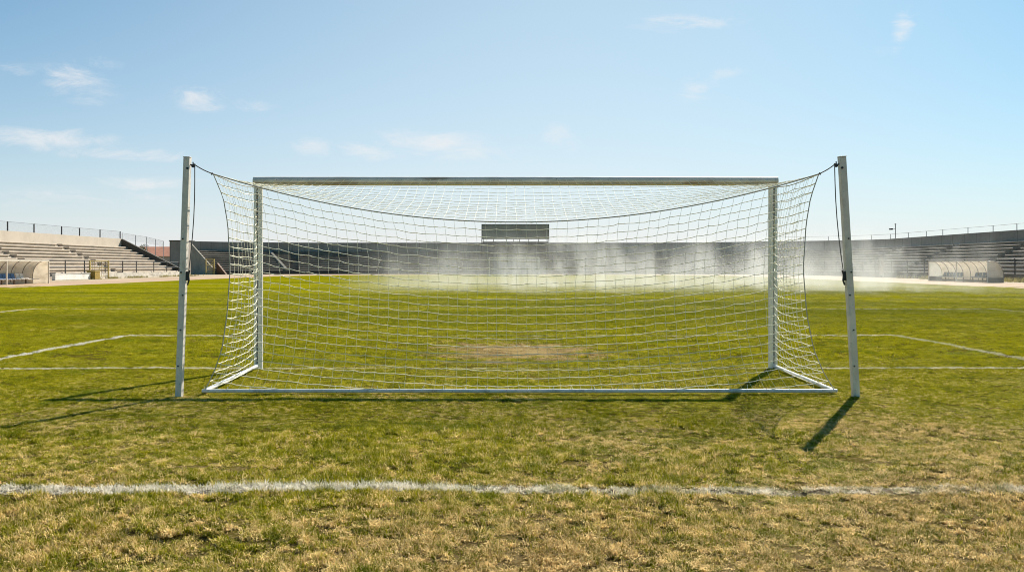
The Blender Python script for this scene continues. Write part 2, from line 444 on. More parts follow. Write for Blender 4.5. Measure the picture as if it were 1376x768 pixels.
blade_m = mat_blades()
def turf_patch(size, n, lmin, lmax, w, k, flat):
    """a square of turf: blades in clumps with thin spots between them"""
    x = (rng.random(n*3)-0.5)*size; y = (rng.random(n*3)-0.5)*size
    f = 9.0 if size < 0.5 else 5.0
    cl = vnoise(x*f*1.3+k*17.3+40, y*f*1.3+k*9.1+40)*0.6 + vnoise(x*f*3.2+k*5+60, y*f*3.2+80)*0.4
    t2 = vnoise(x*f*2.2+k*3.7+90, y*f*2.2+20+k)
    edge = np.clip((0.5 - np.maximum(np.abs(x), np.abs(y))/size)*8, 0, 1)
    kp = rng.random(n*3) < np.clip((cl-0.38)*5.5, 0.02, 1)*(0.4+0.6*edge)
    x, y, cl, t2 = x[kp][:n], y[kp][:n], cl[kp][:n], t2[kp][:n]
    m = len(x)
    L = (lmin + (lmax-lmin)*np.clip((cl-0.36)*2.6, 0, 1))*(0.7+0.6*rng.random(m))
    tilt = np.clip(0.25 + flat*rng.random(m) + 0.25*rng.random(m), 0.1, 1.5)
    tone = np.clip(rng.random(m)*0.55 + 0.45*np.clip((t2-0.5)*1.8+0.5, 0, 1), 0, 1)
    if size > 0.5: tone = 0.5+(tone-0.5)*0.6
    return grass_mesh('turf_patch', x, y, np.zeros(m), L, w*(0.65+0.7*rng.random(m)), tilt, tone, blade_m, link=False)
patches = [turf_patch(0.34, 1300, 0.008, 0.050, 0.0052, k, 1.35) for k in range(6)]
patches += [turf_patch(0.34, 1700, 0.006, 0.024, 0.0046, 40+k, 1.1) for k in range(4)]
patches += [turf_patch(0.90, 4200, 0.009, 0.034, 0.0085, 20+k, 1.0) for k in range(4)]
P_, A_, S_, I_ = [], [], [], []
def scatter(y0, y1, sp, i0, i1):
    yv = y0
    while yv < y1:
        half = 0.63*yv + 1.9
        xv = -half
        while xv < half:
            x = xv + random.uniform(-.35,.35)*sp; y = yv + random.uniform(-.35,.35)*sp
            xv += sp
            bare = math.exp(-(((x-0.05)*0.8)**2 + ((y-14.1)*0.55)**2)*1.1)
            if random.random() < bare*0.62: continue
            if y > 26 and random.random() < (y-26)/38: continue
            th = float(vnoise(np.array([x*1.3+31]), np.array([y*1.3+7]))[0])
            P_.append((x, y, float(hgt(np.array([x]), np.array([y]))[0]) - 0.002))
            A_.append(random.uniform(0, 2*PI))
            zs = (0.65+0.75*th)*(1-0.5*bare)
            if y > 16: zs *= max(0.35, 1-(y-16)/50)
            S_.append((random.uniform(.95,1.2), random.uniform(.95,1.2), zs)); I_.append(random.randint(i0, i1))
        yv += sp
scatter(2.3, 6.6, 0.235, 0, 5)
scatter(6.6, 7.6, 0.235, 0, 9)
scatter(7.6, 13.0, 0.235, 6, 9)
scatter(13.0, 60.0, 0.66, 10, 13)
gme = bpy.data.meshes.new('grass'); gme.from_pydata(P_, [], [])
at_ = gme.attributes.new('rot', 'FLOAT_VECTOR', 'POINT'); at_.data.foreach_set('vector', np.array([(0,0,a) for a in A_], np.float32).ravel())
at_ = gme.attributes.new('scl', 'FLOAT_VECTOR', 'POINT'); at_.data.foreach_set('vector', np.array(S_, np.float32).ravel())
at_ = gme.attributes.new('idx', 'INT', 'POINT'); at_.data.foreach_set('value', np.array(I_, np.int32))
go = bpy.data.objects.new('grass', gme); COL.objects.link(go); gme.materials.append(blade_m)
ng = bpy.data.node_groups.new('turf_scatter', 'GeometryNodeTree')
ng.interface.new_socket('Geometry', in_out='INPUT', socket_type='NodeSocketGeometry')
ng.interface.new_socket('Geometry', in_out='OUTPUT', socket_type='NodeSocketGeometry')
gi = ng.nodes.new('NodeGroupInput'); gout = ng.nodes.new('NodeGroupOutput')
join = ng.nodes.new('GeometryNodeGeometryToInstance')
for ob in reversed(patches):
    oi = ng.nodes.new('GeometryNodeObjectInfo'); oi.inputs[0].default_value = ob
    ng.links.new(oi.outputs['Geometry'], join.inputs[0])
iop = ng.nodes.new('GeometryNodeInstanceOnPoints')
ng.links.new(gi.outputs[0], iop.inputs['Points']); ng.links.new(join.outputs[0], iop.inputs['Instance'])
iop.inputs['Pick Instance'].default_value = True
def nat(nm, ty):
    q = ng.nodes.new('GeometryNodeInputNamedAttribute'); q.data_type = ty; q.inputs[0].default_value = nm
    return q.outputs[0]
ng.links.new(nat('idx', 'INT'), iop.inputs['Instance Index'])
e2r = ng.nodes.new('FunctionNodeEulerToRotation'); ng.links.new(nat('rot', 'FLOAT_VECTOR'), e2r.inputs[0])
ng.links.new(e2r.outputs[0], iop.inputs['Rotation'])
ng.links.new(nat('scl', 'FLOAT_VECTOR'), iop.inputs['Scale'])
ng.links.new(iop.outputs[0], gout.inputs[0])
md = go.modifiers.new('scatter', 'NODES'); md.node_group = ng
tag(go, 'short patchy green and straw coloured turf covering the pitch', 'grass', kind='stuff')

# ------------------------------------------------------------------ the goal
GX, HW, GY = 0.05, 3.60, 11.80
BZ = 2.62
goal = thing('football_goal', (GX, GY, 0), 'large white football goal with a sagging net, close to the camera at the near end', 'football goal')
def bar_profile(r=0.062, n=44, g=0.010, depth=0.02):
    pts = []
    half = math.asin(g/r)
    a0 = -PI/2 + half; a1 = 3*PI/2 - half
    for k in range(n+1):
        a = a0 + (a1-a0)*k/n
        pts.append((r*math.cos(a), r*math.sin(a)))
    pts.append((-g, -r+depth)); pts.append((g, -r+depth))
    return pts
prof = bar_profile()
posts = []
clip_mb = MB(); clip_mb.box(-0.021, -0.012, -0.004, 0.021, 0.012, 0.004)
clip_me = None
for sx in (-1, 1):
    mb = MB(); X = GX + sx*HW
    mb.prism(prof, -0.02, BZ-0.055, lambda p, t, X=X: (X+p[0], GY+p[1], t))
    p = mb.build('post', M['goal_white'], goal, smooth=R(30)); posts.append(p)
    g = MB(); g.box(X-0.0085, GY-0.052, 0.01, X+0.0085, GY-0.041, BZ-0.06)
    g.build('net_groove', M['groove'], p)
    for k in range(22):
        z = 0.08 + k*0.114
        if clip_me is None:
            c = clip_mb.build('clip', M['clip'], p, bevel=0.0015); clip_me = c.data
        else:
            c = bpy.data.objects.new('clip', clip_me); COL.objects.link(c); c.parent = p
            c.matrix_parent_inverse = parent_world(p).inverted()
        c.location = (X, GY-0.062, z + random.uniform(-.012,.012)); c.rotation_euler = (0, random.uniform(-.25,.25), 0)
mb = MB()
def barfn(p, t): return (t, GY+p[1]*math.cos(0.55)+p[0]*math.sin(0.55), BZ - p[0]*math.cos(0.55) + p[1]*math.sin(0.55))
mb.prism(prof, GX-HW-0.062, GX+HW+0.062, barfn)
cb = mb.build('crossbar', M['crossbar'], goal, smooth=R(30))
for sx in (-1, 1):
    mb = MB(); X = GX+sx*HW
    mb.tube([(X,GY,BZ-0.10),(X,GY,BZ-0.057)], 0.067, 24)
    mb.build('corner_collar', M['goal_white'], goal, smooth=R(40))
# ground frame
RY = 9.42
RXL, RXR = -3.43, 3.60
def ground_bar(nm, a, b, r):
    mb = MB(); a = Vector(a); b = Vector(b)
    pts = [a.lerp(b, k/16) + Vector((0,0,random.uniform(-.0025,.0025))) for k in range(17)]
    mb.tube(pts, r, 14)
    return mb.build(nm, M['bar_white'], goal, smooth=R(40))
ground_bar('rear_bar', (RXL-0.03, RY, 0.042), (RXR+0.03, RY, 0.042), 0.021)
ground_bar('side_bar', (GX-HW, GY-0.05, 0.045), (RXL, RY+0.03, 0.045), 0.0235)
ground_bar('side_bar', (GX+HW, GY-0.05, 0.045), (RXR, RY+0.03, 0.045), 0.0235)

# net ------------------------------------------------------------
zk = [0.05, 0.25, 0.5, 0.9, 1.4, 1.9, 2.2, 2.46]
xkl = [3.43, 3.33, 3.24, 3.18, 3.145, 3.17, 3.22, 3.33]
xkr = [3.60, 3.48, 3.37, 3.29, 3.25, 3.28, 3.33, 3.42]
def xl(z): return -float(np.interp(z, zk, xkl))
def xr(z): return float(np.interp(z, zk, xkr))
NC, NR = 58, 24
def zedge(v): return 0.05 + 2.41*v
def sag(v): return (0.22 + 0.31*v) if v > 0 else 0.0
def back(u, v):
    ze = zedge(v)
    s = sag(v)*(1 - u*u)
    z = ze - s
    y = RY - 0.02*v + 0.10*v*(1-u*u)
    if z < 0.035:
        y += min(0.25, (0.035-z)*0.8); z = 0.03
    zz = ze
    a, b = xl(zz), xr(zz)
    x = a + (b-a)*(u+1)/2
    return Vector((x, y, z))
def j(a): return Vector((random.uniform(-a,a), random.uniform(-a,a), random.uniform(-a,a)))
net = MB()
TRAD = 0.0040
def thread(pts, r=TRAD, n=5): net.tube(pts, r, n, caps=False)
def knot(p, r=0.0062):
    net.add([p+Vector(q)*r for q in ((1,0,0),(-1,0,0),(0,1,0),(0,-1,0),(0,0,1),(0,0,-1))],
            [(0,2,4),(2,1,4),(1,3,4),(3,0,4),(2,0,5),(1,2,5),(3,1,5),(0,3,5)])
def grid_net(fn, nc, nr, jit, sagd=0.006, edge_rows=(True,True), edge_cols=(True,True), knots=True, rr=None):
    P = [[None]*(nc+1) for _ in range(nr+1)]
    for r in range(nr+1):
        for c in range(nc+1):
            p = fn(c/nc, r/nr)
            if 0 < r < nr and 0 < c < nc: p = p + j(jit)
            P[r][c] = p
    for r in range(nr+1):
        if r == 0 and not edge_rows[0] or r == nr and not edge_rows[1]: continue
        pts = []
        for c in range(nc+1):
            pts.append(P[r][c])
            if c < nc: pts.append(P[r][c].lerp(P[r][c+1], 0.5) - Vector((0,0,sagd*random.uniform(.2,1.2))))
        thread(pts, rr or TRAD)
    for c in range(nc+1):
        if c == 0 and not edge_cols[0] or c == nc and not edge_cols[1]: continue
        thread([P[r][c] for r in range(nr+1)], TRAD*0.46, 4)
    if knots:
        for r in range(1, nr):
            for c in range(1, nc): knot(P[r][c])
    return P
PB = grid_net(lambda a, b: back(2*a-1, b), NC, NR, 0.008)
BAR_ATT = (GY-0.058, BZ-0.045)
def top(a, w):
    u = 2*a-1
    p0 = Vector((GX-HW+0.06 + (2*HW-0.12)*a, BAR_ATT[0], BAR_ATT[1]))
    p1 = back(u, 1.0)
    p = p0.lerp(p1, w)
    p.z -= 0.10*math.sin(PI*w)*(0.25+0.75*(1-u*u))*(1.15-w)
    return p
PT = grid_net(top, NC, 13, 0.007, edge_rows=(True, False), knots=False, rr=0.0026)
for c in range(NC+1):                     # lacing round the crossbar
    p = PT[0][c]; dx = 0.05 if p.x < 0 else -0.05
    dx *= 0.3 + min(1.0, abs(p.x)/3.4)
    thread([p, p + Vector((dx*0.5, -0.008, 0.02)), p + Vector((dx, -0.010, 0.048)), p + Vector((dx*1.3, 0.02, 0.092))], 0.003)
def side(sx):
    ci = 0 if sx < 0 else NC
    def f(a, v):
        e = PB[int(round(v*NR))][ci]
        post = Vector((GX+sx*HW, GY-0.066, 0.06 + (BZ-0.14)*v))
        p = post.lerp(e, a)
        inward = -sx*0.10*math.sin(PI*a)*(0.35+0.65*math.sin(PI*min(1, v*1.05)))
        p.x += inward
        p.z -= 0.05*math.sin(PI*a)*(0.3+0.7*v)
        return p
    return f
PSL = grid_net(side(-1), 13, NR, 0.008, edge_cols=(True, False), knots=True)
PSR = grid_net(side(1), 13, NR, 0.008, edge_cols=(True, False), knots=True)
for c in range(0, NC+1, 1):               # ties down to the rear bar
    p = PB[0][c]
    thread([p + Vector((0,0,0.0)), p + Vector((random.uniform(-.01,.01),-0.03,-0.005)), p + Vector((0,0.02,-0.03))], 0.003)
    if c % 2 == 0: thread([p, p + Vector((random.uniform(-.03,.03), random.uniform(-.02,.03), random.uniform(.03,.07)))], 0.003)
net_o = net.build('net', M['net'], goal, smooth=R(80))
rp = MB()
rp.tube([PB[NR][c] for c in range(NC+1)], 0.0070, 6)
for ci in (0, NC): rp.tube([PB[r][ci] for r in range(NR+1)], 0.0058, 6)
rp.tube([PSL[NR][c] for c in range(14)], 0.0060, 6); rp.tube([PSR[NR][c] for c in range(14)], 0.0060, 6)
rp.build('border_rope', M['net_rope'], net_o, smooth=R(80))

# net support posts -----------------------------------------------
def support(base, topp, w, corner, sx, label):
    base = Vector(base); topp = Vector(topp)
    root = thing('net_support_post', base, label, 'post', 'posts that hold up the back of the net')
    ax = (topp-base).normalized()
    q = Vector((0,0,1)).rotation_difference(ax).to_matrix().to_4x4()
    T = Matrix.Translation(base) @ q
    H = (topp-base).length
    mb = MB(); h = w/2
    mb.box(-h, -h, -0.05, h, h, H, T)
    post = mb.build('shaft', M['support'], root, bevel=0.005)
    mb = MB(); mb.box(-h-.002, -h-.002, H+.001, h+.002, h+.002, H+0.012, T)
    mb.build('cap', M['support'], root, bevel=0.002)
    def on(x, y, z): return T @ Vector((x, y, z))
    for (dx, zf) in ((-sx*0.25, 0.955), (sx*0.1, 0.66), (-sx*0.2, 0.425), (sx*.2, 0.52), (0.05, 0.28), (-0.15, 0.13)):
        mb = MB(); mb.tube([on(dx*w, -h+0.002, zf*H), on(dx*w, -h-0.010, zf*H)], 0.009 if zf < .9 else 0.013, 8)
        mb.build('bolt', M['black_metal'], root)
    # hook near the top, on the inner side, rope over it and down to the cleat
    mb = MB(); hk = on(-sx*(h+0.03), 0, 0.972*H)
    mb.tube([on(-sx*h, 0, 0.972*H), hk, hk+Vector((0,0,0.03))], 0.008, 8)
    mb.tube([hk+Vector((0,-.006,-.012)), hk+Vector((0,.006,-.012))], 0.02, 12)
    mb.build('rope_hook', M['black_metal'], root, smooth=R(40))
    cl = on(-sx*(h+0.012), -0.01, 0.50*H)
    mb = MB()
    mb.box(-sx*(h+0.024), -0.018, 0.487*H, -sx*(h-0.001), 0.012, 0.525*H, T)
    mb.tube([on(-sx*(h+0.018), -0.01, 0.468*H), on(-sx*(h+0.034), -0.015, 0.487*H), on(-sx*(h+0.024), -0.01, 0.51*H), on(-sx*(h+0.036), -0.015, 0.53*H)], 0.010, 8)
    mb.build('cleat', M['black_metal'], root, smooth=R(40))
    ro = MB()
    c = Vector(corner); a = hk + Vector((0,0,0.012))
    pts = [c.lerp(a, k/8) - Vector((0,0,0.010*math.sin(PI*k/8))) for k in range(9)]
    ro.tube(pts, 0.0062, 7)
    dn = cl + Vector((-sx*0.02, -0.01, 0.06))
    hb = hk + Vector((-sx*0.018, 0, -0.01))
    pts = [hb.lerp(dn, k/6) + Vector((-sx*0.022*math.sin(PI*k/6), 0, 0)) for k in range(7)]
    ro.tube(pts, 0.0055, 7)
    for f in (0.04, 0.9):
        ro.tube([c.lerp(a, f)-Vector((0,0,.012)), c.lerp(a, f+0.05)+Vector((0,0,0.004))], 0.013, 7)
    ro.build('rope', M['rope'], root, smooth=R(80))
    return root
support((-3.655, 9.26, 0), (-3.575, 9.29, 2.625), 0.068, PB[NR][0], -1, 'dirty white square post left of the goal, roped to the net corner')
support((3.775, 9.26, 0), (3.63, 9.28, 2.63), 0.072, PB[NR][NC], 1, 'leaning grey square post right of the goal, roped to the net corner')

# ------------------------------------------------------------------ far goal
fg = thing('football_goal', (0.3, 122, 0), 'small distant white football goal below the scoreboard, in the mist', 'football goal')
FX, FW = 0.3, 3.6
for sx in (-1, 1):
    mb = MB(); mb.tube([(FX+sx*FW,122,0),(FX+sx*FW,122,2.6)], 0.065, 12); mb.build('post', M['goal_white'], fg, smooth=R(40))
mb = MB(); mb.tube([(FX-FW-.065,122,2.62),(FX+FW+.065,122,2.62)], 0.065, 12); mb.build('crossbar', M['goal_white'], fg, smooth=R(40))
mb = MB()
for k in range(31):
    x = FX-FW+k*2*FW/30
    mb.tube([(x,122.05,2.58),(x,123.4,2.5),(x,123.9,0.03)], 0.004, 4)
for k in range(12):
    z = 0.05+k*0.22
    mb.tube([(FX-FW,122.05,z),(FX-FW,123.9-z*.2,z),(FX+FW,123.9-z*.2,z),(FX+FW,122.05,z)], 0.004, 4)
mb.build('net', M['net'], fg)

# ------------------------------------------------------------------ stands
Z0, RISE, TREAD, NROW = 0.75, 0.37, 0.80, 10
DEPTH = NROW*TREAD
def line_path(p0, p1, nrm, n=2):
    p0 = Vector(p0); p1 = Vector(p1)
    return [(p0.lerp(p1, k/(n-1)), Vector(nrm).normalized()) for k in range(n)]
def arc_path(cx, cy, r, a0, a1, n):
    out = []
    for k in range(n):
        a = a0+(a1-a0)*k/(n-1)
        d = Vector((math.cos(a), math.sin(a)))
        out.append((Vector((cx,cy))+d*r, d))
    return out
def sweep(mb, path, prof, zf=None):
    n = len(prof); vs = []
    for i, (p, d) in enumerate(path):
        for (r, z) in prof:
            q = p + d*r
            vs.append((q.x, q.y, z if zf is None else zf(i, r, z)))
    fs = []
    for i in range(len(path)-1):
        for k in range(n):
            k2 = (k+1) % n
            fs.append((i*n+k, i*n+k2, (i+1)*n+k2, (i+1)*n+k))
    fs.append(tuple(range(n-1,-1,-1))); fs.append(tuple((len(path)-1)*n+k for k in range(n)))
    mb.add(vs, fs)
def tier_profile(nose=0.075):
    pts = [(0.0, -0.02)]
    for k in range(NROW):
        r0 = k*TREAD; z = Z0+k*RISE
        pts += [(r0+0.10, z-0.12), (r0, z-0.12), (r0, z-0.045), (r0+nose, z), (r0+TREAD+0.10, z)]
    pts[1] = (0.0, Z0-0.12)
    pts += [(DEPTH+0.14, -0.02)]
    return pts
def stair_profile():
    pts = [(0.05, -0.02)]
    n = NROW*2
    for k in range(n):
        r0 = 0.05+k*TREAD/2; z = 0.30+(k+1)*RISE/2 - 0.12
        pts += [(r0, z), (r0+TREAD/2, z)]
    pts += [(DEPTH+0.14, pts[-1][1]), (DEPTH+0.14, -0.02)]
    return pts
def parapet(mb, p, d, side_vec, th, z_over=0.95, z_top=None, r0=-0.1, r1=DEPTH+0.1):
    """sloping wall that follows the tiers at the end of a block or beside a stair"""
    a = p + d*r0; b = p + d*r1
    poly = [(a, -0.02), (b, -0.02), (b, Z0+NROW*RISE+z_over-0.2), (a, Z0-0.25+z_over*0.6)]
    vs = []
    for s in (0, 1):
        for (q, z) in poly:
            v = q + side_vec*(th*s); vs.append((v.x, v.y, z))
    mb.add(vs, [(3,2,1,0),(4,5,6,7),(0,1,5,4),(1,2,6,5),(2,3,7,6),(3,0,4,7)])
TIER = tier_profile(); TIER_FAR = tier_profile(0.13); STAIR = stair_profile()

# left stand -----------------------------------------------------
ls = thing('concrete_stand', (-47, 90, 0), 'sunlit stepped concrete terrace with a cream back wall on the left of the pitch', 'stand')
def lp(y0, y1): return line_path((-47, y0), (-47, y1), (-1, 0))
cuts = [40, 70.2, 71.5, 85.6, 86.9, 100.4, 101.7, 119]
for i in range(0, 8, 2):
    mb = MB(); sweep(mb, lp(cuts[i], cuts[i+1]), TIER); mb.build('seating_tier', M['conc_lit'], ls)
    if i < 6:
        mb = MB(); sweep(mb, lp(cuts[i+1]+.003, cuts[i+2]-.003), STAIR); mb.build('stairway', M['conc_lit'], ls)
mb = MB(); sweep(mb, lp(40, 119.2), [(DEPTH+.143,-.02),(DEPTH+.45,-.02),(DEPTH+.45,5.25),(DEPTH+.143,5.25)]); mb.build('back_wall', M['wall_cream'], ls)
mb = MB(); sweep(mb, lp(94, 119.1), [(-0.30,-.02),(-0.005,-.02),(-0.005,0.62),(-0.30,0.62)]); mb.build('front_wall', M['wall_patchy'], ls)
mb = MB(); parapet(mb, Vector((-47,119.0)), Vector((-1,0)), Vector((0,1)), 0.45, 1.0); mb.build('end_parapet', M['parapet'], ls)

# far stand --------------------------------------------------------
fs_ = thing('concrete_stand', (0, 148, 0), 'long dark stepped concrete terrace behind the far goal, curving at both ends', 'stand')
far_path = arc_path(-33, 124, 24, R(135), R(90), 10) + arc_path(23, 124, 24, R(90), R(45), 10)
rs = thing('concrete_stand', (47, 90, 0), 'shaded grey stepped concrete terrace on the right of the pitch, behind the dugout', 'stand')
right_path = arc_path(23, 124, 24, R(45), R(0), 10) + line_path((47,124),(47,40),(1,0), 2)[1:]
def along(path, s0, s1):
    """part of a path by arc length"""
    L_ = [0]
    for k in range(1, len(path)): L_.append(L_[-1] + (path[k][0]-path[k-1][0]).length)
    def at(s):
        for k in range(1, len(path)):
            if s <= L_[k] + 1e-6:
                f = (s-L_[k-1])/(L_[k]-L_[k-1])
                return (path[k-1][0].lerp(path[k][0], f), path[k-1][1].lerp(path[k][1], f).normalized())
        return path[-1]
    s1 = min(s1, L_[-1])
    return [at(s0)] + [path[k] for k in range(len(path)) if s0+.05 < L_[k] < s1-.05] + [at(s1)]
def plen(path): return sum((path[k][0]-path[k-1][0]).length for k in range(1, len(path)))
FL, RL = plen(far_path), plen(right_path)
def blocks(path, total, aisles, root, mt):
    s = 0
    for a in aisles + [None]:
        e = total if a is None else a
        mb = MB(); sweep(mb, along(path, s, e), TIER if root == rs else TIER_FAR); mb.build('seating_tier', mt, root)
        if a is not None:
            mb = MB(); sweep(mb, along(path, a+.003, a+1.297), STAIR); mb.build('stairway', mt, root)
            s = a+1.3
blocks(far_path, FL-0.01, [13.0, 28, 43, 58, 73], fs_, M['conc_shaded'])
# the right stand: length measured from the join at 45 degrees; aisle at y = 88 and every 15 m
sy88 = plen(arc_path(23,124,24,R(45),R(0),10)) + (124-88.6)
blocks(right_path, RL, [sy88-30, sy88-15, sy88, sy88+15, sy88+30], rs, M['conc_shaded'])
mb = MB(); sweep(mb, along(far_path, 0, FL-.01), [(DEPTH+.143,-.02),(DEPTH+.5,-.02),(DEPTH+.5,5.72),(DEPTH+.143,5.72)]); mb.build('back_wall', M['wall_grey'], fs_)
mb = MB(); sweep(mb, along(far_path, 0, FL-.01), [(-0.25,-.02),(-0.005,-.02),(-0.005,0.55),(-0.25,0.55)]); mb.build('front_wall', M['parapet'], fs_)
mb = MB()
def zr(i, r, z): return z if z < 1 else 5.72 - 0.40*min(1, i/10)
sweep(mb, right_path, [(DEPTH+.143,-.02),(DEPTH+.5,-.02),(DEPTH+.5,5.72),(DEPTH+.143,5.72)], zr); mb.build('back_wall', M['wall_grey'], rs)
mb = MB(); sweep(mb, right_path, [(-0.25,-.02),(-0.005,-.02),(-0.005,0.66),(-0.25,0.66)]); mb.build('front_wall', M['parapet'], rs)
p, dv = far_path[0]
mb = MB(); parapet(mb, p, dv, Vector((-dv.y, dv.x)), 0.22, 1.1); mb.build('end_parapet', M['parapet_pale'], fs_)
mb = MB(); parapet(mb, along(far_path, 12.6, 13)[0][0], Vector((-0.75,1)).normalized(), Vector((-1,0)), 0.45, 0.75, r1=DEPTH*1.2); mb.build('stair_parapet', M['parapet_pale'], fs_)
q, dq = along(right_path, sy88+1.31, sy88+2)[0]

# end tower of the far stand
tw = thing('stair_tower', (-58.4, 148.5, 0), 'dark square concrete tower at the left end of the far terrace', 'tower')
mb = MB(); mb.box(-59.9,147.5,-.02,-56.9,151,5.75); mb.build('wall', M['wall_grey'], tw)
mb = MB(); mb.box(-60.0,147.4,5.752,-56.8,151.1,5.92); mb.build('roof', M['parapet'], tw)

# ------------------------------------------------------------------ scoreboard
sb = thing('scoreboard', (0.1, 146.2, 0), 'wide blank dark grey scoreboard rising above the far terrace', 'scoreboard')
mb = MB(); mb.box(-3.4,146.4,-.02,6.25,149.0,3.0); mb.build('base', M['wall_grey'], sb)
mb = MB(); mb.box(-3.3,146.0,3.004,6.3,148.9,5.2); mb.box(-5.1,146.1,5.203,6.32,148.9,5.62); mb.build('booth', M['board_block'], sb)
mb = MB(); mb.box(-5.15,146.0,6.06,6.33,146.45,8.55); mb.build('panel', M['board'], sb, bevel=0.02)
for x in (-4.9,-3.2,-1.0,0.3,1.3,2.9,4.6,6.1):
    mb = MB(); mb.box(x-.05,146.15,5.62,x+.05,146.3,6.06); mb.build('strut', M['steel_dark'], sb)
mb = MB(); mb.box(-5.29,146.05,3.1,-5.155,146.4,8.62); mb.box(6.335,146.05,5.6,6.45,146.4,8.62); mb.box(-5.29,146.04,8.555,6.45,146.46,8.66); mb.build('frame', M['steel_dark'], sb)

# ------------------------------------------------------------------ fences and railings
def fence(name, label, pts, zs, h, spacing, post_r, mesh_step, root_loc, post_mat, wire_mat, group=None, foot=0.0, dia=True, cat='fence', rails=(1.0,), wire_r=0.003):
    root = thing(name, root_loc, label, cat, group)
    P = [Vector((a[0], a[1], z)) for a, z in zip(pts, zs)]
    Ls = [0]
    for k in range(1, len(P)): Ls.append(Ls[-1]+(P[k]-P[k-1]).length)
    def at(s):
        for k in range(1, len(P)):
            if s <= Ls[k]+1e-6: return P[k-1].lerp(P[k], max(0,(s-Ls[k-1])/(Ls[k]-Ls[k-1])))
        return P[-1].copy()
    n = max(1, int(round(Ls[-1]/spacing)))
    for k in range(n+1):
        q = at(Ls[-1]*k/n + (random.uniform(-.25,.25)*spacing*0.5 if 0 < k < n else 0))
        mb = MB(); mb.box(q.x-post_r, q.y-post_r, q.z-foot, q.x+post_r, q.y+post_r, q.z+h)
        mb.build('post', post_mat, root)
    mb = MB()
    m = max(2, int(Ls[-1]/2.0))
    for f in rails:
        mb.tube([at(Ls[-1]*k/m)+Vector((0,0,h*f-0.02)) for k in range(m+1)], 0.022, 5)
    mb.build('rail', wire_mat, root)
    if mesh_step:
        mb = MB(); kk = int(Ls[-1]/mesh_step)
        run = h
        for k in range(kk):
            s = k*mesh_step
            a = at(s); b = at(min(Ls[-1], s+run))
            if dia:
                mb.tube([a+Vector((0,0,0.02)), b+Vector((0,0,h-.03))], wire_r, 3, caps=False)
                mb.tube([a+Vector((0,0,h-.03)), b+Vector((0,0,0.02))], wire_r, 3, caps=False)
            else:
                mb.tube([a+Vector((0,0,0.02)), a+Vector((0,0,h-.03))], wire_r, 3, caps=False)
        mb.build('wire_mesh', wire_mat, root)
    return root
XB = -55.3
fence('wire_fence', 'tall wire mesh fence with dark posts on the cream wall of the left terrace',
      [(XB,44),(XB,119)], [5.25,5.25], 1.05, 5.3, 0.055, 0.16, (XB,80,5.25), M['steel_dark'], M['steel_grey'], foot=0.75, rails=(1.0,))
fence('wire_fence', 'short run of pale wire fence beyond the sloping end wall of the left terrace',
      [(XB,119.6),(XB-1.0,130),(XB-3,141)], [5.1,4.9,4.6], 1.0, 5.0, 0.035, 0.2, (XB,120,0), M['steel_grey'], M['steel_grey'], foot=4.6, rails=(1.0,))
fence('front_railing', 'dark railing along the foot of the sunlit left terrace',
      [(-46.85,84),(-46.85,118.5)], [0.63,0.63], 1.42, 4.25, 0.045, 0, (-46.85,100,0.6), M['steel_dark'], M['steel_grey'], foot=0.1, rails=(0.98,0.5))
bp_ = [q+dd_*(DEPTH+.3) for q, dd_ in right_path]
bz = [5.72-0.40*min(1, i/10) for i in range(len(bp_))]
fence('top_railing', 'thin grey railing on top of the right terrace wall', bp_, bz, 0.72, 5.2, 0.03, 0, (55.3,90,5.3), M['steel_grey'], M['steel_grey'], rails=(1.0,), cat='railing')
fp_ = [q-dd_*0.12 for q, dd_ in right_path[6:]]
fence('front_railing', 'dark railing along the foot of the shaded right terrace', fp_, [0.66]*len(fp_), 1.45, 4.25, 0.05, 0, (46.8,90,0.6), M['steel_dark'], M['steel_dark'], rails=(0.98,0.62,0.3), foot=0.1, cat='railing')
farp = [q-dd_*0.12 for q, dd_ in far_path]
fence('front_railing', 'low dark railing in front of the far terrace', farp, [0.55]*len(farp), 1.0, 5.0, 0.035, 0, (0,148,0.5), M['steel_dark'], M['steel_dark'], rails=(0.98,0.5), foot=0.1, cat='railing')

# ------------------------------------------------------------------ gates, boxes, low walls
def gate(loc, wdt, hgt_, ax, mat, label, kick=None):
    root = thing('gate', loc, label, 'gate')
    L0 = Vector(loc); a = Vector(ax).normalized()
    def pt(s, z): return L0 + a*s + Vector((0,0,z))
    for s in (-wdt/2, wdt/2):
        mb = MB(); q = pt(s, 0); mb.box(q.x-.07,q.y-.07,-.02,q.x+.07,q.y+.07,hgt_); mb.build('post', mat, root)
    mb = MB()
    for z in (0.25, hgt_*0.6, hgt_-0.07): mb.tube([pt(-wdt/2,z), pt(wdt/2,z)], 0.045, 6)
    for k in range(1, 8): mb.tube([pt(-wdt/2+wdt*k/8, .25), pt(-wdt/2+wdt*k/8, hgt_-.07)], 0.018, 5)
    mb.tube([pt(-wdt/2,.25), pt(wdt/2,hgt_-.07)], 0.03, 5)
    mb.build('bars', mat, root)
    if kick:
        mb = MB(); q0 = pt(-wdt/2+.08, .3); q1 = pt(wdt/2-.08, hgt_*.55)
        n = Vector((-a.y, a.x, 0))*0.02
        mb.add([q0-n, Vector((q1.x,q1.y,q0.z))-n, q1-n, Vector((q0.x,q0.y,q1.z))-n, q0+n, Vector((q1.x,q1.y,q0.z))+n, q1+n, Vector((q0.x,q0.y,q1.z))+n],
               [(3,2,1,0),(4,5,6,7),(0,1,5,4),(1,2,6,5),(2,3,7,6),(3,0,4,7)])
        mb.build('kick_panel', kick, root)
    return root
gate((-46.3, 94.6, 0), 2.6, 2.05, (0.35,1,0), M['yellow'], 'faded yellow barred gate at the foot of the left terrace stairs')
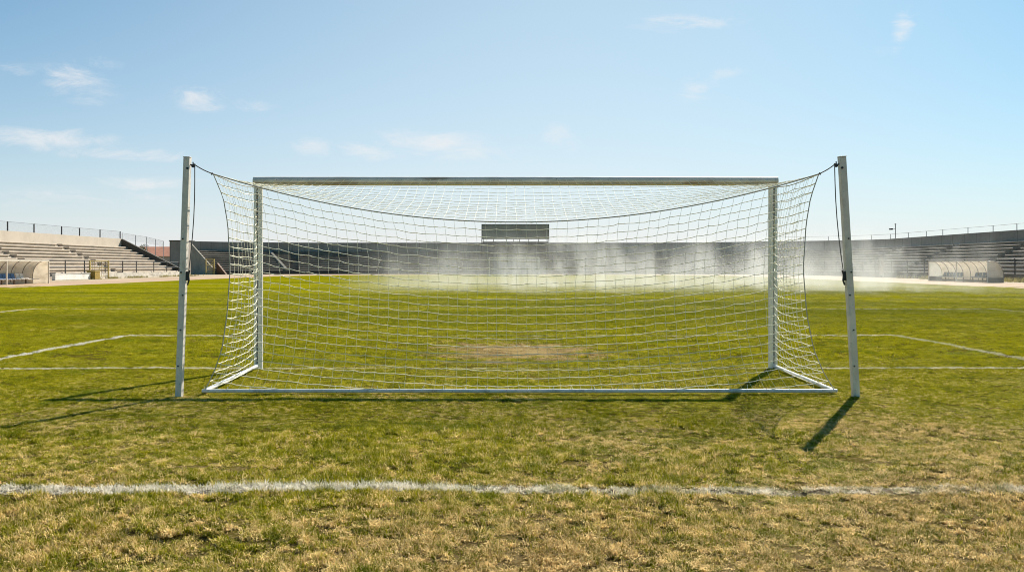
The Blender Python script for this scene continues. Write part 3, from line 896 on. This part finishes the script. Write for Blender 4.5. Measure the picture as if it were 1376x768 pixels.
gate((-50.2, 140.2, 0), 1.3, 2.6, (0.8,0.5,0), M['yellow'], 'narrow pale yellow gate at the left end of the far terrace')
gate((46.0, 105, 0), 3.2, 2.3, (0.3,1,0), M['beige'], 'faded beige gate by the right terrace, half lost in the mist', M['beige'])
cab = thing('metal_cabinet', (-45.6, 91.8, 0), 'small ochre metal cabinet beside the yellow gate', 'cabinet')
mb = MB(); mb.box(-46.05,91.3,0,-45.15,92.4,0.86); mb.build('body', M['ochre'], cab, bevel=0.015)
mb = MB(); mb.box(-46.1,91.25,0.862,-45.1,92.45,0.91); mb.build('lid', M['yellow'], cab, bevel=0.01)
mb = MB(); mb.box(-45.9,91.28,0.12,-45.3,91.297,0.76); mb.build('door', M['ochre'], cab)
mb = MB(); mb.box(-45.85,84.0,0,-45.5,91.0,0.60); mb.box(-45.89,83.96,0.602,-45.46,91.04,0.66)
tag(mb.build('low_wall', M['wall_white'], None, bevel=0.02), 'low whitewashed wall in front of the left terrace, beside the dugout', 'wall')
hut = thing('rusty_hatch', (-48.9,141.2,0), 'rust brown sloping hatch next to the narrow yellow gate', 'hatch')
mb = MB(); mb.prism([(0,0),(1.5,0),(0.0,1.9)], 0, 0.8, lambda p,t: (-49.4+p[0], 141.2+t, p[1])); mb.build('panel', M['rust'], hut)
mb = MB(); mb.box(-49.5,141.1,0,-49.405,142.1,1.98); mb.build('frame', M['steel_dark'], hut)

# ------------------------------------------------------------------ dugouts
def canopy_profile(depth=1.35, h=1.86, seg=14):
    pts = [(0,h), (0.30,h+0.03)]
    r = depth-0.30
    for k in range(1, seg+1):
        a = k/seg*PI/2
        pts.append((0.30+r*math.sin(a), h+0.03 - (h-0.55)*(1-math.cos(a))))
    pts.append((depth, 0.12))
    return pts
def dugout(x, y0, y1, sx, label, bays, fm, rib_m, seat_spans, seat_m, front_posts, base_col):
    """sx: which way the back lies; the open front faces the pitch"""
    root = thing('dugout', (x, (y0+y1)/2, 0), label, 'dugout', 'team dugouts beside the track')
    pf = canopy_profile()
    mb = MB(); vs = []; fs = []
    n = len(pf)
    for y in (y0, y1):
        for (r, z) in pf: vs.append((x+sx*r, y, z))
        for (r, z) in pf: vs.append((x+sx*(r*0.995), y, z-0.012))
    for k in range(n-1):
        fs.append((k, k+1, 2*n+k+1, 2*n+k)); fs.append((n+k, 3*n+k, 3*n+k+1, n+k+1))
    fs += [(0, 2*n, 3*n, n), (n-1, 2*n-1, 4*n-1, 3*n-1)]
    mb.add(vs, fs); mb.build('canopy', M['canopy'], root, smooth=R(40))
    for k in range(bays+1):
        y = y0+(y1-y0)*k/bays
        mb = MB(); mb.tube([(x+sx*(r*0.985), y, z-0.03) for r, z in pf], 0.026, 6); mb.build('rib', rib_m, root, smooth=R(60))
    for yy in (y0+0.012, y1-0.012):
        poly = [(x, 0.42)] + [(x+sx*r*0.98, z-0.03) for r, z in pf if z > 0.42] + [(x+sx*pf[-1][0]*0.98, 0.42)]
        mb = MB(); mb.prism(poly, yy-0.006, yy+0.006, lambda p,t: (p[0], t, p[1]))
        e = mb.build('end_panel', M['canopy_pale'] if yy > (y0+y1)/2 and sx > 0 else M['canopy'], root)
        mb = MB(); mb.box(min(x, x+sx*1.33), yy-0.014, 0.0, max(x, x+sx*1.33), yy+0.014, 0.415); mb.build('kick_panel', base_col, root)
    mb = MB(); mb.box(x-.035, y0, 1.80, x+.035, y1, 1.905); mb.build('front_beam', fm, root, bevel=0.006)
    mb = MB(); mb.box(x+sx*1.33-.03, y0+.02, 0.0, x+sx*1.33+.03, y1-.02, 0.16); mb.build('sill', base_col, root)
    for y in front_posts:
        mb = MB(); mb.box(x-.04, y-.04, 0, x+.04, y+.04, 1.797); mb.build('front_post', fm, root, bevel=0.005)
    # bench carrying a row of moulded seats
    mb = MB(); mb.box(min(x+sx*.62,x+sx*1.1), y0+.3, 0.36, max(x+sx*.62,x+sx*1.1), y1-.3, 0.41); mb.build('bench', M['seat_pale'], root)
    k = 0
    yb = y0+0.8
    while yb < y1-0.5:
        mb = MB(); mb.box(x+sx*.86-.04, yb-.04, 0, x+sx*.86+.04, yb+.04, 0.357); mb.build('bench_leg', M['bench_leg'], root); yb += 1.6
    first = None
    for (a, b, m) in seat_spans:
        cnt = max(1, int((b-a)/0.52))
        for q in range(cnt):
            yc = a+(b-a)*(q+0.5)/cnt
            if first is None or first.data.materials[0] != m:
                mb = MB()
                sec = [(0.58,0.43),(0.60,0.415),(0.98,0.415),(1.03,0.45),(1.12,0.82),(1.09,0.84),(0.99,0.50),(0.95,0.455),(0.62,0.46)]
                mb.prism(sec, -0.235, 0.235, lambda p,t: (sx*p[0], t, p[1]))
                first = mb.build('seat', m, root, bevel=0.008)
                first.matrix_parent_inverse = parent_world(root).inverted()
                s = first
            else:
                s = first.copy(); COL.objects.link(s)
            s.location = (x, yc, 0.0)
    return root
dugout(-38.0, 57.0, 69.2, -1, 'left dugout with a white front frame and a row of blue seats', 8, M['frame_white'], M['frame_grey'],
       [(57.6,66.2,M['seat_blue']),(66.3,67.4,M['seat_pale'])], M['seat_blue'], [57.05, 63.4, 69.15], M['canopy'])
dugout(41.0, 72.6, 83.0, 1, 'right dugout with a dirty cream canopy and grey blue seats', 8, M['frame_white'], M['frame_grey'],
       [(73.6,76.6,M['seat_greyblue']),(78.6,82.2,M['seat_greyblue'])], M['seat_greyblue'], [72.65, 77.8, 82.95], M['kick'])

# ------------------------------------------------------------------ weeds along the foot of the right stand
nW = 5200
wy = rng.random(nW)*70 + 55
wx = 44.2 + 2.2*rng.random(nW)
kp = (vnoise(wx*0.9, wy*0.35) > 0.42) & ((wy < 99))
wx, wy = wx[kp], wy[kp]
weed_m = surf('dry_weeds', (0.30,0.26,0.10), 0.9, var=0.3, scale=0.8, transl=0.3)
w_o = grass_mesh('weeds', wx, wy, np.full(len(wx), -0.02), 0.22+0.38*rng.random(len(wx)), np.full(len(wx), 0.06), 0.2+0.6*rng.random(len(wx)), rng.random(len(wx)), weed_m)
tag(w_o, 'dry tan weeds along the foot of the right terrace', 'weeds', kind='stuff')
nW = 2600
wy = rng.random(nW)*36 + 88
wx = -45.2 - 1.3*rng.random(nW)
kp = (vnoise(wx*0.9, wy*0.5+3) > 0.52)
wx, wy = wx[kp], wy[kp]
w_o = grass_mesh('weeds', wx, wy, np.full(len(wx), -0.02), 0.12+0.25*rng.random(len(wx)), np.full(len(wx), 0.05), 0.2+0.6*rng.random(len(wx)), rng.random(len(wx)), weed_m)
tag(w_o, 'low dry weeds along the patchy wall of the left terrace', 'weeds', kind='stuff')

# ------------------------------------------------------------------ house and tree behind the gap, pole on the right stand
hs = thing('house', (-69, 168, 0), 'house with an orange tiled roof beyond the gap between the left and far terraces', 'house')
mb = MB(); mb.box(-76,164,-.03,-62,172,3.3); mb.build('wall', M['house'], hs)
mb = MB(); mb.add([(-76.5,163.4,3.302),(-61.5,163.4,3.302),(-61.5,172.6,3.302),(-76.5,172.6,3.302),(-75.5,168,5.25),(-62.5,168,5.25)],
                  [(0,1,5,4),(2,3,4,5),(1,2,5),(3,0,4),(3,2,1,0)]); rf = mb.build('roof', M['roof'], hs)
mb = MB(); mb.box(-67.2,168.3,4.6,-66.6,168.9,5.75); mb.build('chimney', M['house'], rf)
for xw in (-73.5,-69.5,-65.5):
    mb = MB(); mb.box(xw-.6,163.93,1.2,xw+.6,163.997,2.5); wf = mb.build('window', M['frame_grey'], hs)
    mb = MB(); mb.box(xw-.5,163.9,1.3,xw+.5,163.927,2.4); mb.build('pane', M['steel_dark'], wf)

def tree(x, y, h, rad, label, seed):
    rd = random.Random(seed)
    root = thing('bushy_tree', (x, y, 0), label, 'tree')
    mb = MB(); mb.tube([(x,y,-.05),(x+.05,y,h*.35),(x-.05,y+.05,h*.62)], 0.1, 8, rs=[.17,.12,.06])
    cen = []
    for k in range(9):
        a = rd.uniform(0, 2*PI); rr = rd.uniform(.2,.8)*rad
        c = Vector((x+rr*math.cos(a), y+rr*math.sin(a), h*rd.uniform(.5,.92)))
        cen.append((c, rd.uniform(.35,.6)*rad))
        mb.tube([(x,y,h*.4), c], 0.03, 5, rs=[.05,.015])
    mb.build('trunk', M['bark'], root)
    lf = MB()
    for c, r_ in cen:
        for q in range(190):
            dv_ = Vector((rd.gauss(0,1), rd.gauss(0,1), rd.gauss(0,1))).normalized()*r_*rd.uniform(.55,1.05)
            p_ = c+dv_; s_ = rd.uniform(.05,.11)
            a_ = Vector((rd.gauss(0,1), rd.gauss(0,1), rd.gauss(0,1))).normalized()
            b_ = a_.orthogonal().normalized()
            c_ = a_.cross(b_)
            lf.add([p_-b_*s_, p_+c_*s_*.5, p_+b_*s_, p_-c_*s_*.5], [(0,1,2,3)])
    lf.build('crown', M['leaf'], root)
tree(-64.9, 147.5, 5.3, 1.25, 'dark round topped tree beside the orange roof', 4)
pl = thing('lamp_pole', (54.9,121.5,5.4), 'thin pole with a small floodlight on the right terrace wall', 'pole')
mb = MB(); mb.tube([(55.25,121.5,5.4),(55.25,121.5,7.35)], 0.05, 8); mb.build('shaft', M['pole'], pl)
mb = MB(); mb.tube([(55.25,121.5,6.75),(54.75,121.5,6.75)], 0.035, 6); mb.build('arm', M['pole'], pl)
mb = MB(); mb.box(54.42,121.3,6.62,54.82,121.7,6.86); mb.build('lamp_head', M['black_metal'], pl, bevel=0.03)
mb = MB(); mb.tube([(55.25,121.5,7.355),(55.25,121.5,7.55)], 0.11, 10); mb.build('lamp', M['clip'], pl)

# ------------------------------------------------------------------ drifting mist over the middle of the pitch
def mist():
    m, t = new_mat('drifting_mist')
    out = t.n('ShaderNodeOutputMaterial')
    pos = t.n('ShaderNodeNewGeometry').outputs['Position']
    sep = t.n('ShaderNodeSeparateXYZ'); t.link(pos, sep.inputs[0])
    x, y, z = sep.outputs
    n1 = t.noise(t.scale(pos, (0.10, 0.10, 0.16)), 1.0, 3.0, 0.6)
    n2 = t.noise(t.scale(pos, (0.36, 0.20, 0.13)), 1.0, 4.0, 0.65, 0.6)
    # edges of the drift
    ex_ = t.math('MULTIPLY', t.step(t.math('ADD', x, t.math('MULTIPLY', n1, 8)), -7.5, -1.5), t.step(t.math('ADD', x, t.math('MULTIPLY', n1, 10)), 36, 25))
    ey_ = t.math('MULTIPLY', t.step(t.math('ADD', y, t.math('MULTIPLY', n2, 6)), 42.5, 50), t.step(y, 74, 58))
    lowb = t.step(z, 1.5, 0.1)
    low = t.math('MULTIPLY', lowb, t.step(n1, 0.2, 0.6, 0.45, 1.0))
    col = t.step(n2, 0.50, 0.67)
    up = t.math('MULTIPLY', t.math('MULTIPLY', col, t.step(z, 4.0, 0.9)), t.step(x, -4, 4, 0.25, 1.0))
    veil = t.step(z, 4.2, 0.5, 0.0, 0.16)
    dns = t.math('ADD', t.math('MULTIPLY', low, 0.014), t.math('MULTIPLY', up, 0.165))
    dns = t.math('ADD', dns, t.math('MULTIPLY', veil, 0.03))
    dns = t.math('MULTIPLY', dns, t.math('MULTIPLY', ex_, ey_))
    v = t.n('ShaderNodeVolumePrincipled')
    v.inputs['Color'].default_value = (0.95,0.94,0.92,1); v.inputs['Anisotropy'].default_value = 0.15
    t.link(dns, v.inputs['Density'])
    t.link(v.outputs[0], out.inputs['Volume'])
    return m
mb = MB(); mb.box(-13,40,0.02,41,75,4.4)
mo = mb.build('mist', mist())
tag(mo, 'pale drifting mist hanging low over the middle of the pitch', 'mist', kind='stuff')

# ------------------------------------------------------------------ world: Nishita sky with thin wisps of cloud
W = bpy.data.worlds.new("World"); S.world = W; W.use_nodes = True
W.node_tree.nodes.clear(); t = NT(W.node_tree)
sky = t.n('ShaderNodeTexSky', sky_type='NISHITA', sun_disc=False)
sky.sun_elevation = SUN_EL; sky.sun_rotation = SUN_AZ
sky.air_density = 1.0; sky.dust_density = 0.35; sky.ozone_density = 1.6; sky.altitude = 100
tc = t.n('ShaderNodeTexCoord').outputs['Generated']
sp = t.n('ShaderNodeSeparateXYZ'); t.link(tc, sp.inputs[0])
yy = t.math('MAXIMUM', sp.outputs[1], 0.05)
U = t.math('DIVIDE', sp.outputs[0], yy); V = t.math('DIVIDE', sp.outputs[2], yy)
cv = t.n('ShaderNodeCombineXYZ'); t.link(U, cv.inputs[0]); t.link(V, cv.inputs[1])
wisp = t.noise(t.scale(cv.outputs[0], (11, 34, 1)), 1.0, 7.0, 0.66, 1.2)
fine = t.noise(t.scale(cv.outputs[0], (40, 90, 1)), 1.0, 5.0, 0.65, 0.5)
wn = t.math('ADD', t.math('MULTIPLY', wisp, 0.75), t.math('MULTIPLY', fine, 0.25))
CL = [(108,112,42,20,-.25,.55),(127,84,28,9,-.1,.4),(20,95,50,8,0,.3),(268,133,26,13,-.1,.75),(340,140,24,7,0,.55),(60,186,75,12,-.05,.75),
      (165,207,75,8,-.05,.6),(190,247,70,8,0,.5),(425,198,24,10,-.1,.75),(487,203,42,8,-.12,.65),(590,194,75,14,-.08,.7),
      (750,183,26,14,-.5,.45),(935,120,24,14,.3,.5),(970,101,34,8,.25,.35),(1212,40,11,24,-.35,.75),(1192,62,22,10,.6,.3),(930,31,75,10,.03,.5),(110,268,150,16,0,.35),(850,118,50,12,0,.2)]
tot = None
for (px, py, a, b, ang, op) in CL:
    u0, v0 = (px-688)/1133, (357-py)/1133
    a /= 1133*0.8; b /= 1133*0.8
    du = t.math('SUBTRACT', U, u0); dv = t.math('SUBTRACT', V, v0)
    ca, sa = math.cos(ang), math.sin(ang)
    e1 = t.math('MULTIPLY_ADD', du, ca/a, t.math('MULTIPLY', dv, sa/a))
    e2 = t.math('MULTIPLY_ADD', dv, ca/b, t.math('MULTIPLY', du, -sa/b))
    r2 = t.math('ADD', t.math('MULTIPLY', e1, e1), t.math('MULTIPLY', e2, e2))
    g = t.math('MULTIPLY', t.math('EXPONENT', t.math('MULTIPLY', r2, -0.9)), op)
    tot = g if tot is None else t.math('MAXIMUM', tot, g)
cl = t.math('MULTIPLY', t.step(t.math('ADD', wn, t.math('MULTIPLY', tot, 0.40)), 0.53, 0.96), t.step(tot, 0.03, 0.36))
cl = t.math('MULTIPLY', cl, 0.75)
cl = t.math('MULTIPLY', cl, t.step(sp.outputs[1], 0.0, 0.2))
skyc = t.mix(1.0, sky.outputs[0], c4((0.42,0.94,1.08)), 'MULTIPLY')
gz_ = t.math('MULTIPLY', t.math('SUBTRACT', U, 0.12), 1.75)
veil = t.math('MULTIPLY', t.math('EXPONENT', t.math('MULTIPLY', t.math('MULTIPLY', gz_, gz_), -1.0)), 0.42)
low = t.math('MULTIPLY', t.math('EXPONENT', t.math('MULTIPLY', t.math('MAXIMUM', V, 0.0), -6.6)), 0.90)
skyc = t.mix(t.math('MULTIPLY', veil, t.step(V, 0.9, 0.25)), skyc, c4((8.7,9.7,9.4)))
skyc = t.mix(low, skyc, c4((9.7,8.8,9.0)))
cmix = t.mix(cl, skyc, c4((9.3,9.2,9.2)))
bg = t.n('ShaderNodeBackground'); bg.inputs[1].default_value = 0.05
t.link(cmix, bg.inputs[0])
wo = t.n('ShaderNodeOutputWorld'); t.link(bg.outputs[0], wo.inputs[0])

sl = bpy.data.lights.new('sun', 'SUN'); sl.energy = 5.0; sl.angle = R(0.5); sl.color = (1.0, 0.94, 0.84)
so = bpy.data.objects.new('sun', sl); COL.objects.link(so)
sd = Vector((math.sin(SUN_AZ)*math.cos(SUN_EL), math.cos(SUN_AZ)*math.cos(SUN_EL), math.sin(SUN_EL)))
so.rotation_euler = sd.to_track_quat('Z', 'Y').to_euler(); so.location = sd*60

# ------------------------------------------------------------------ camera and render settings
cam = bpy.data.cameras.new('camera'); co = bpy.data.objects.new('camera', cam); COL.objects.link(co)
co.location = (0, 0, EYE); co.rotation_euler = (PI/2, 0, 0)
cam.sensor_width = 36; cam.lens = 36*1133/1376; cam.shift_y = -27/1376
cam.clip_start = 0.05; cam.clip_end = 8000
S.camera = co
S.view_settings.view_transform = 'Standard'; S.view_settings.look = 'None'
S.view_settings.exposure = 0.95; S.view_settings.gamma = 1.0
S.render.engine = 'CYCLES'
S.cycles.use_denoising = True; S.cycles.pixel_filter_type = 'BLACKMAN_HARRIS'; S.cycles.filter_width = 1.0
S.cycles.max_bounces = 6; S.cycles.transparent_max_bounces = 8; S.cycles.volume_bounces = 1
S.cycles.volume_step_rate = 1.0; S.cycles.volume_max_steps = 128
